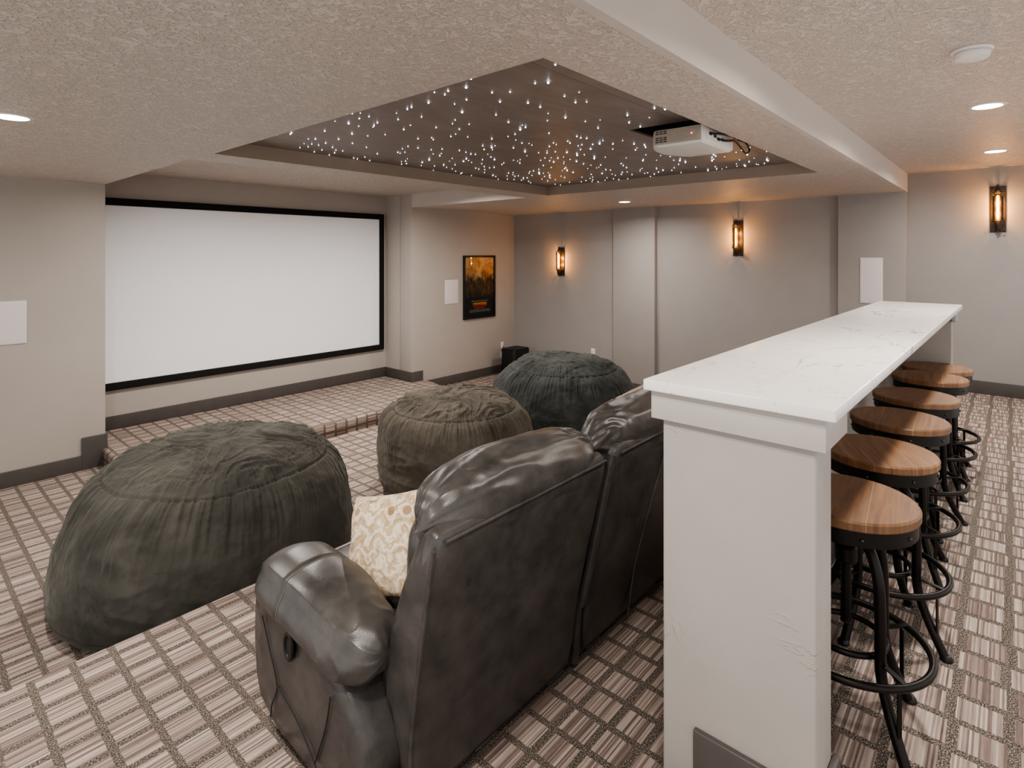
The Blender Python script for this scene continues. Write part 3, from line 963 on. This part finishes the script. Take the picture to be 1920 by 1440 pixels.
uvquad('print', (px0+a, YF-.018, pz0+a), (px1-a, YF-.018, pz0+a), (px1-a, YF-.018, pz1-a), (px0+a, YF-.018, pz1-a), M['poster'], pt)
uvquad('glass', (px0+a, YF-.026, pz0+a), (px1-a, YF-.026, pz0+a), (px1-a, YF-.026, pz1-a), (px0+a, YF-.026, pz1-a), M['clear_glass'], pt)

# ------------------------------------------------------------------ in-wall speakers
def speaker_y(label, x0, x1, z0, z1):
    t = thing('wall_speaker', label, 'speaker', ((x0+x1)/2, YF, z0), 'flush white wall speakers')
    MB().box(x0, x1, YF-.010, YF-.001, z0, z1).build('frame', M['white'], t, bevel=.003)
    MB().box(x0+.010, x1-.010, YF-.013, YF-.009, z0+.010, z1-.010).build('grille', M['speaker'], t, bevel=.0015)
speaker_y('flush white rectangular speaker grille on the left wall, cut by the photo edge', .665, .968, .674, 1.076)
speaker_y('small flush white speaker grille left of the framed poster', 6.226, 6.524, .680, 1.080)
t = thing('wall_speaker', 'tall flush white speaker grille on the pilaster above the counter end', 'speaker', (XF-.09, 1.24, .92), 'flush white wall speakers')
MB().box(XF-.100, XF-.091, 1.13, 1.36, .925, 1.468).build('frame', M['white'], t, bevel=.003)
MB().box(XF-.103, XF-.0995, 1.139, 1.351, .934, 1.459).build('grille', M['speaker'], t, bevel=.0015)

# ------------------------------------------------------------------ outlets
def outlet_y(label, x, z):
    t = thing('wall_outlet', label, 'outlet', (x, YF, z), 'white wall outlets')
    MB().box(x-.038, x+.038, YF-.008, YF-.001, z-.06, z+.06).build('cover_plate', M['white'], t, bevel=.003)
    for s in (-.024, .024):
        MB().rbox((x, YF-.009, z+s), (.016, .004, .017), 3, 8).build('socket', M['speaker'], t)
outlet_y('upper white outlet plate on the wall above the black subwoofer', 7.62, -.155)
outlet_y('lower white outlet plate beside the black subwoofer', 7.62, -.330)
yo, zo = 5.217, -.127
t = thing('wall_outlet', 'single white outlet plate on the far wall above the charcoal bean bag', 'outlet', (XF, yo, zo), 'white wall outlets')
MB().box(XF-.008, XF-.001, yo-.04, yo+.04, zo-.065, zo+.065).build('cover_plate', M['white'], t, bevel=.003)
for s in (-.025, .025):
    MB().rbox((XF-.009, yo, zo+s), (.004, .016, .017), 3, 8).build('socket', M['speaker'], t)

# ------------------------------------------------------------------ subwoofer
sw = thing('subwoofer', 'black box subwoofer standing on the carpet in the far corner', 'subwoofer', (7.49, 6.54, ZL))
def rrect(x0, x1, y0, y1, r, n=6):
    out = []
    for cx, cy, a0 in ((x1-r, y0+r, -PI/2), (x1-r, y1-r, 0), (x0+r, y1-r, PI/2), (x0+r, y0+r, PI)):
        for i in range(n+1):
            a = a0+PI/2*i/n; out.append((cx+r*cos(a), cy+r*sin(a)))
    return out
MB().prism(rrect(7.28, 7.70, 6.37, 6.70, .05), lambda p, k: (p[0], p[1], ZL+.03+k*.465)).build('body', M['black'], sw, bevel=.006)
MB().prism(rrect(7.285, 7.695, 6.375, 6.695, .05), lambda p, k: (p[0], p[1], ZL+.496+k*.014)).build('top_panel', M['black'], sw, bevel=.004)
for (x, y) in ((7.33, 6.42), (7.65, 6.42), (7.33, 6.65), (7.65, 6.65)):
    MB().lathe([(.02, 0), (.02, .031)], (x, y, ZL), 16).build('foot', M['black'], sw)
cord = MB().tube([catmull([(7.63, YF-.012, -.18), (7.60, YF-.06, -.20), (7.56, 6.86, -.30), (7.53, 6.75, -.32), (7.50, 6.703, -.33)], i/20) for i in range(21)], .006, 8).build('power_cord', M['black'])
tag(cord, 'short black power cord from the upper outlet to the subwoofer', 'cord')

# ------------------------------------------------------------------ wall sconces
def make_sconce():
    t = thing('wall_sconce', 'x', 'wall lamp', (0, 0, 0), 'caged tube wall sconces')
    m = M['sconce_metal']
    # wall is at x = 0, the room at x < 0; z = 0 at the plate's lower edge
    MB().box(-.012, -.001, -.066, .066, 0, .49).build('back_plate', m, t, bevel=.002)
    cx_ = -.085
    MB().tube([(-.010, 0, .075), (cx_+.02, 0, .075)], .011, 12).build('bracket', m, t)
    MB().tube([(-.010, 0, .432), (cx_+.02, 0, .432)], .009, 12).build('bracket', m, t)
    MB().lathe([(.010, -.035), (.012, -.025), (.010, -.012), (.022, -.005), (.030, .025), (.034, .055), (.034, .085), (.024, .10), (.02, .105)], (cx_, 0, .03), 28).build('socket', m, t)
    MB().lathe([(.020, 0), (.028, .012), (.028, .03), (.014, .045), (.010, .07), (.013, .08), (.001, .088)], (cx_, 0, .415), 28).build('top_cap', m, t)
    for z_ in (.115, .415):
        MB().tube([(cx_+.052*cos(2*PI*k/36), .052*sin(2*PI*k/36), z_) for k in range(36)], .0042, 8, closed=True).build('cage_ring', m, t)
        for k in range(4):
            a = PI/4+PI/2*k
            MB().tube([(cx_+.025*cos(a), .025*sin(a), z_), (cx_+.052*cos(a), .052*sin(a), z_)], .003, 6).build('spoke', m, t)
    for k in range(6):
        a = PI/6+PI/3*k
        MB().tube([(cx_+.052*cos(a), .052*sin(a), .100), (cx_+.052*cos(a), .052*sin(a), .432)], .0030, 8).build('cage_rod', m, t)
    MB().tube([(cx_, 0, .01), (cx_, -.045, .01)], .004, 8).add([], []).build('switch_stem', m, t)
    MB().rbox((cx_, -.05, .01), (.010, .008, .010), 2.5, 8).build('switch_key', m, t)
    g = MB()
    prof = [(.045, .115), (.045, .40)]
    seg = 36
    vs = [(cx_+r*cos(2*PI*k/seg), r*sin(2*PI*k/seg), z) for r, z in prof for k in range(seg)]
    g.add(vs, [(k, (k+1) % seg, seg+(k+1) % seg, seg+k) for k in range(seg)])
    g.build('glass_shade', M['amber_glass'], t)
    b = MB().lathe([(.006, .135), (.013, .145), (.013, .37), (.009, .385), (.001, .39)], (cx_, 0, 0), 16).build('bulb', M['bulb'], t)
    fl = MB()
    for s in (-1, 1):
        fl.tube([(cx_+s*.0055, .0055*s*(-1)**i, .15+.21*i/10) for i in range(11)], .0038, 6)
    fl.build('filament', M['filament'], b)
    return t
sconce_spots = [(5.866, 1.13, 'caged amber tube sconce on the far wall nearest the screen, farthest of the three'),
                (2.836, 1.483, 'caged amber tube sconce on the wall panel between pilasters, middle of the three'),
                (.1055, 1.745, 'caged amber tube sconce on the bar side wall, rightmost of the three')]
s0 = make_sconce()
for i, (y, z, lab) in enumerate(sconce_spots):
    o = s0 if i == 0 else copy_tree(s0)
    o.location = (XF, y, z); o['label'] = lab
    for dz in (.19, .31):
        l = bpy.data.lights.new('sconce_lamp', 'POINT'); l.energy = 8.0; l.color = (1.0, .66, .36); l.shadow_soft_size = .013
        lo = bpy.data.objects.new('sconce_lamp', l); C.objects.link(lo); lo.location = (XF-.085, y, z+dz)

# ------------------------------------------------------------------ recessed lights
CANS = []
def can(label, x, y, z, power, size=.075):
    t = thing('recessed_light', label, 'ceiling light', (x, y, z), 'round recessed ceiling lights')
    MB().lathe([(.074, -.0005), (.076, -.006), (.092, -.004), (.098, -.0005)], (x, y, z), 48).build('trim_ring', M['white'], t)
    MB().lathe([(.001, -.0075), (.070, -.0075), (.0735, -.006), (.0735, -.001)], (x, y, z), 40).build('lens', M['lens'], t)
    l = bpy.data.lights.new('can_lamp', 'AREA'); l.shape = 'DISK'; l.size = .14; l.energy = power; l.color = (1.0, .935, .865); l.spread = math.radians(165)
    lo = bpy.data.objects.new('can_lamp', l); C.objects.link(lo); lo.location = (x, y, z-.012)
    return t
PW = 19
can('recessed light in the lower soffit at the left edge of the photo', .477, 3.89, ZSOF, PW)
can('recessed light in the soffit beyond the star ceiling, near the far wall', 6.84, 3.98, ZSOF, PW)
can('large bright recessed light in the bar ceiling, nearer of the two', 4.60, .111, ZC, PW*.85)
can('recessed light in the bar ceiling near the wall sconce, farther of the two', 6.68, .107, ZC, PW*.85)
# further ceiling lamps of the same row and soffit, outside the photo
def lamp(x, y, z, p, size=.14):
    l = bpy.data.lights.new('can_lamp', 'AREA'); l.shape = 'DISK'; l.size = size; l.energy = p; l.color = (1.0, .935, .865); l.spread = math.radians(165)
    lo = bpy.data.objects.new('can_lamp', l); C.objects.link(lo); lo.location = (x, y, z-.012)
lamp(2.52, .11, ZC, PW*.85); lamp(.40, .11, ZC, PW*.5)
lamp(.25, 1.15, ZSOF, PW*.95)  # unseen soffit lamp, moved here and strengthened to brighten the floor behind the sofa
lamp(2.6, 5.35, ZC, PW*1.9); lamp(4.6, 5.35, ZC, PW*1.9)

# ------------------------------------------------------------------ smoke detector
sd = thing('smoke_detector', 'round white smoke detector on the bar ceiling', 'smoke detector', (3.29, .133, ZC))
MB().lathe([(.001, -.012), (.074, -.012), (.078, -.008), (.078, -.001)], (3.29, .133, ZC), 48).build('base', M['white'], sd)
MB().lathe([(.001, -.046), (.05, -.045), (.062, -.040), (.066, -.030), (.066, -.020), (.060, -.0125)], (3.29, .133, ZC), 48).build('cover', M['white'], sd)
MB().lathe([(.001, -.002), (.012, -.002), (.013, 0)], (3.29+.02, .133-.02, ZC-.0455), 20).build('test_button', M['speaker'], sd)

# ------------------------------------------------------------------ star ceiling panels
HX0, HX1, HY0, HY1 = 3.307, 3.72, 1.34, 1.893
star_mesh = None
def star_mb(mb, x, y, r):
    mb.lathe([(.0005, -.0005), (.0008, -.0015), (r*.8, -.0025), (r, -.0042), (r*.7, -.0060), (.0005, -.0066)], (x, y, ZTRAY), 8)
def panel(label, x0, x1, y0, y1, n):
    t = thing('star_ceiling_panel', label, 'ceiling panel', ((x0+x1)/2, (y0+y1)/2, ZTRAY))
    mb = MB()
    xs = sorted({x0+.002, x1-.002}|{v for v in (HX0, HX1) if x0 < v < x1}); ys = sorted({y0+.002, y1-.002}|{v for v in (HY0, HY1) if y0 < v < y1})
    for a, b in zip(xs, xs[1:]):
        for c, d in zip(ys, ys[1:]):
            if a >= HX0-1e-6 and b <= HX1+1e-6 and c >= HY0-1e-6 and d <= HY1+1e-6: continue
            mb.box(a, b, c, d, ZTRAY, ZTRAY+.012)
    mb.build('board', M['star_panel'], t, smooth=False)
    pts = []
    tries = 0
    while len(pts) < n and tries < 20000:
        tries += 1
        x, y = random.uniform(x0+.03, x1-.03), random.uniform(y0+.03, y1-.03)
        if HX0-.05 < x < HX1+.05 and HY0-.15 < y < HY1+.05: continue
        if any((x-a)**2+(y-b)**2 < .045**2 for a, b in pts): continue
        pts.append((x, y))
    pts.sort(key=lambda p: p[0]*.75+p[1]*.66)
    proto = None
    for i, (x, y) in enumerate(pts[:100]):
        if proto is None:
            mb = MB(); star_mb(mb, t.location.x, t.location.y, .0042); proto = mb.build('star_light', M['star'], t)
            o = proto
        else:
            o = proto.copy(); C.objects.link(o)
        o.location = (x-t.location.x, y-t.location.y, 0)
        k = random.choice((.55, .7, .85, 1.0, 1.3)); o.scale = (k, k, k*random.choice((1, 1, 1.5)))
    rest = pts[100:]
    if rest:
        mb = MB()
        for x, y in rest: star_mb(mb, x, y, random.uniform(.0022, .0040))
        mb.build('star_lights', M['star'], t, kind='stuff')
    return t
panel('near dark star ceiling panel in the tray, closest to the camera', TX0, 2.99, 1.53, TY1, 125)
panel('middle dark star ceiling panel in the tray, with the projector hole', 2.99, 4.17, 1.53, TY1, 125)
panel('far dark star ceiling panel in the tray, beyond the projector', 4.17, TX1, 1.53, TY1, 140)
panel('narrow dark border panel of the star ceiling beside the projector', TX0, TX1, TY0, 1.53, 34)
hb = MB()
hb.box(HX0-.02, HX0, HY0-.02, HY1+.02, ZTRAY+.012, ZTRAY+.13); hb.box(HX1, HX1+.02, HY0-.02, HY1+.02, ZTRAY+.012, ZTRAY+.13)
hb.box(HX0, HX1, HY0-.02, HY0, ZTRAY+.012, ZTRAY+.13); hb.box(HX0, HX1, HY1, HY1+.02, ZTRAY+.012, ZTRAY+.13)
hb.box(HX0-.02, HX1+.02, HY0-.02, HY1+.02, ZTRAY+.13, ZTRAY+.15)
struct('trim_projector_recess', hb, M['dark_hole'])

# ------------------------------------------------------------------ projector
PX0, PX1, PY0, PY1, PZ0, PZ1 = 3.20, 3.68, 1.345, 1.655, 2.172, 2.275
pj = thing('projector', 'white projector with gray vented side hanging from the star ceiling', 'projector', ((PX0+PX1)/2, (PY0+PY1)/2, PZ0))
def pj_outline(i=0.0):
    out = [(PX0+i, PY0+i), (PX1-i, PY0+i), (PX1-i, PY1-i)]
    for k in range(1, 12):
        u = k/12
        out.append((PX1-i-(PX1-PX0-2*i)*u, PY1-i+.09*sin(PI*u)))
    out.append((PX0+i, PY1-i)); return out
MB().prism(pj_outline(0), lambda p, k: (p[0], p[1], PZ0+.010+k*(PZ1-PZ0-.010))).build('body', M['proj_white'], pj, bevel=.008)
MB().prism(pj_outline(.006), lambda p, k: (p[0]+(1-k)*(.012 if p[0] < 3.44 else -.012), p[1]+(1-k)*(.01 if p[1] < 1.5 else -.02), PZ0+k*.012)).build('underside', M['proj_white'], pj, bevel=.003)
sp_ = MB().box(PX0-.006, PX0+.002, PY0+.010, PY1-.002, PZ0+.012, PZ1-.004).build('side_panel', M['proj_gray'], pj, bevel=.004)
lv = MB()
for k in range(7):
    z_ = PZ0+.020+k*.0125
    lv.box(PX0-.0105, PX0-.005, PY0+.028+abs(k-3)*.003, PY1-.010, z_, z_+.0035)
lv.build('louvers', M['proj_gray'], sp_)
vt = MB()
for k in range(7):
    if k == 3: continue
    for j in range(3):
        z_ = PZ0+.0245+k*.0125
        vt.box(PX0-.0068, PX0-.004, PY1-.035-j*.026, PY1-.014-j*.026, z_, z_+.0065)
vt.build('vent_slots', M['slot'], sp_)
MB().rbox((PX0-.008, PY0+.065, PZ0+.058), (.003, .006, .004), 2, 6).build('indicator', M['red_led'], sp_)
rp = MB().box(PX0+.05, PX1-.03, PY0-.004, PY0+.002, PZ0+.022, PZ1-.016).build('connector_panel', M['speaker'], pj, bevel=.002)
for k, (x, z_) in enumerate(((PX0+.10, PZ0+.06), (PX0+.17, PZ0+.055), (PX0+.22, PZ0+.045), (PX0+.29, PZ0+.05))):
    MB().box(x-.018, x+.018, PY0-.008, PY0-.003, z_-.009, z_+.009).build('socket', M['slot'], rp, bevel=.001)
MB().lathe([(.001, 0), (.045, 0), (.045, .03), (.03, .034)], (PX1-.13, PY1+.058, 0), 28, 'z').xform(Matrix.Translation((0, 0, PZ0+.05))).build('lens', M['slot'], pj)
mt = MB().tube([(3.46, 1.50, PZ1-.002), (3.46, 1.50, ZTRAY+.13)], .022, 18).box(3.36, 3.56, 1.40, 1.60, PZ1, PZ1+.006).build('mount', M['black_metal'], pj)
def cable(name, label, P, r, mat):
    o = MB().tube([catmull(P, i/50) for i in range(51)], r, 8).build(name, M[mat])
    return tag(o, label, 'cable')
yk = PY0-.006
cable('projector_cable', 'black cable looping out beyond the rear corner of the projector',
      [(PX0+.22, yk, PZ0+.045), (PX0+.26, yk-.035, PZ0+.035), (PX0+.36, yk-.05, PZ0+.045), (PX0+.46, yk-.05, PZ0+.02), (PX0+.56, yk-.045, PZ0-.002), (PX0+.63, yk-.045, PZ0+.03), (PX0+.60, yk-.03, PZ0+.075), (PX0+.54, yk-.0, PZ0+.09), (PX0+.49, yk+.03, PZ0+.12)], .0058, 'black')
cable('projector_cable.001', 'short straight black plug cable on the rear of the projector',
      [(PX0+.10, yk, PZ0+.06), (PX0+.15, yk-.03, PZ0+.062), (PX0+.28, yk-.04, PZ0+.075), (PX0+.38, yk-.035, PZ0+.088), (PX0+.46, yk-.01, PZ0+.10), (PX0+.50, yk+.03, PZ0+.125)], .0065, 'black')
cable('projector_cable.002', 'thin orange cable plugged into the rear of the projector',
      [(PX0+.29, yk, PZ0+.05), (PX0+.32, yk-.035, PZ0+.05), (PX0+.40, yk-.045, PZ0+.066), (PX0+.47, yk-.03, PZ0+.09), (PX0+.51, yk+.03, PZ0+.12)], .0045, 'orange')

# ------------------------------------------------------------------ world, camera
w = bpy.data.worlds.new('World'); bpy.context.scene.world = w; w.use_nodes = True
bg = w.node_tree.nodes['Background']; bg.inputs[0].default_value = (1.0, .98, .955, 1); bg.inputs[1].default_value = .76

cam = bpy.data.cameras.new('Camera'); co = bpy.data.objects.new('Camera', cam); C.objects.link(co)
TH = math.atan(936/1060)
co.location = (0, 0, 1.52); co.rotation_euler = (PI/2, 0, TH-PI/2)
cam.sensor_width = 36; cam.lens = 1060/1920*36; cam.shift_y = -245/1920; cam.clip_start = .05
sc = bpy.context.scene
sc.camera = co
sc.view_settings.view_transform = 'AgX'
sc.view_settings.look = 'AgX - Medium High Contrast'
sc.view_settings.exposure = 0.76
sc.cycles.max_bounces = 8
sc.cycles.transparent_max_bounces = 12
sc.cycles.sample_clamp_indirect = 4.0
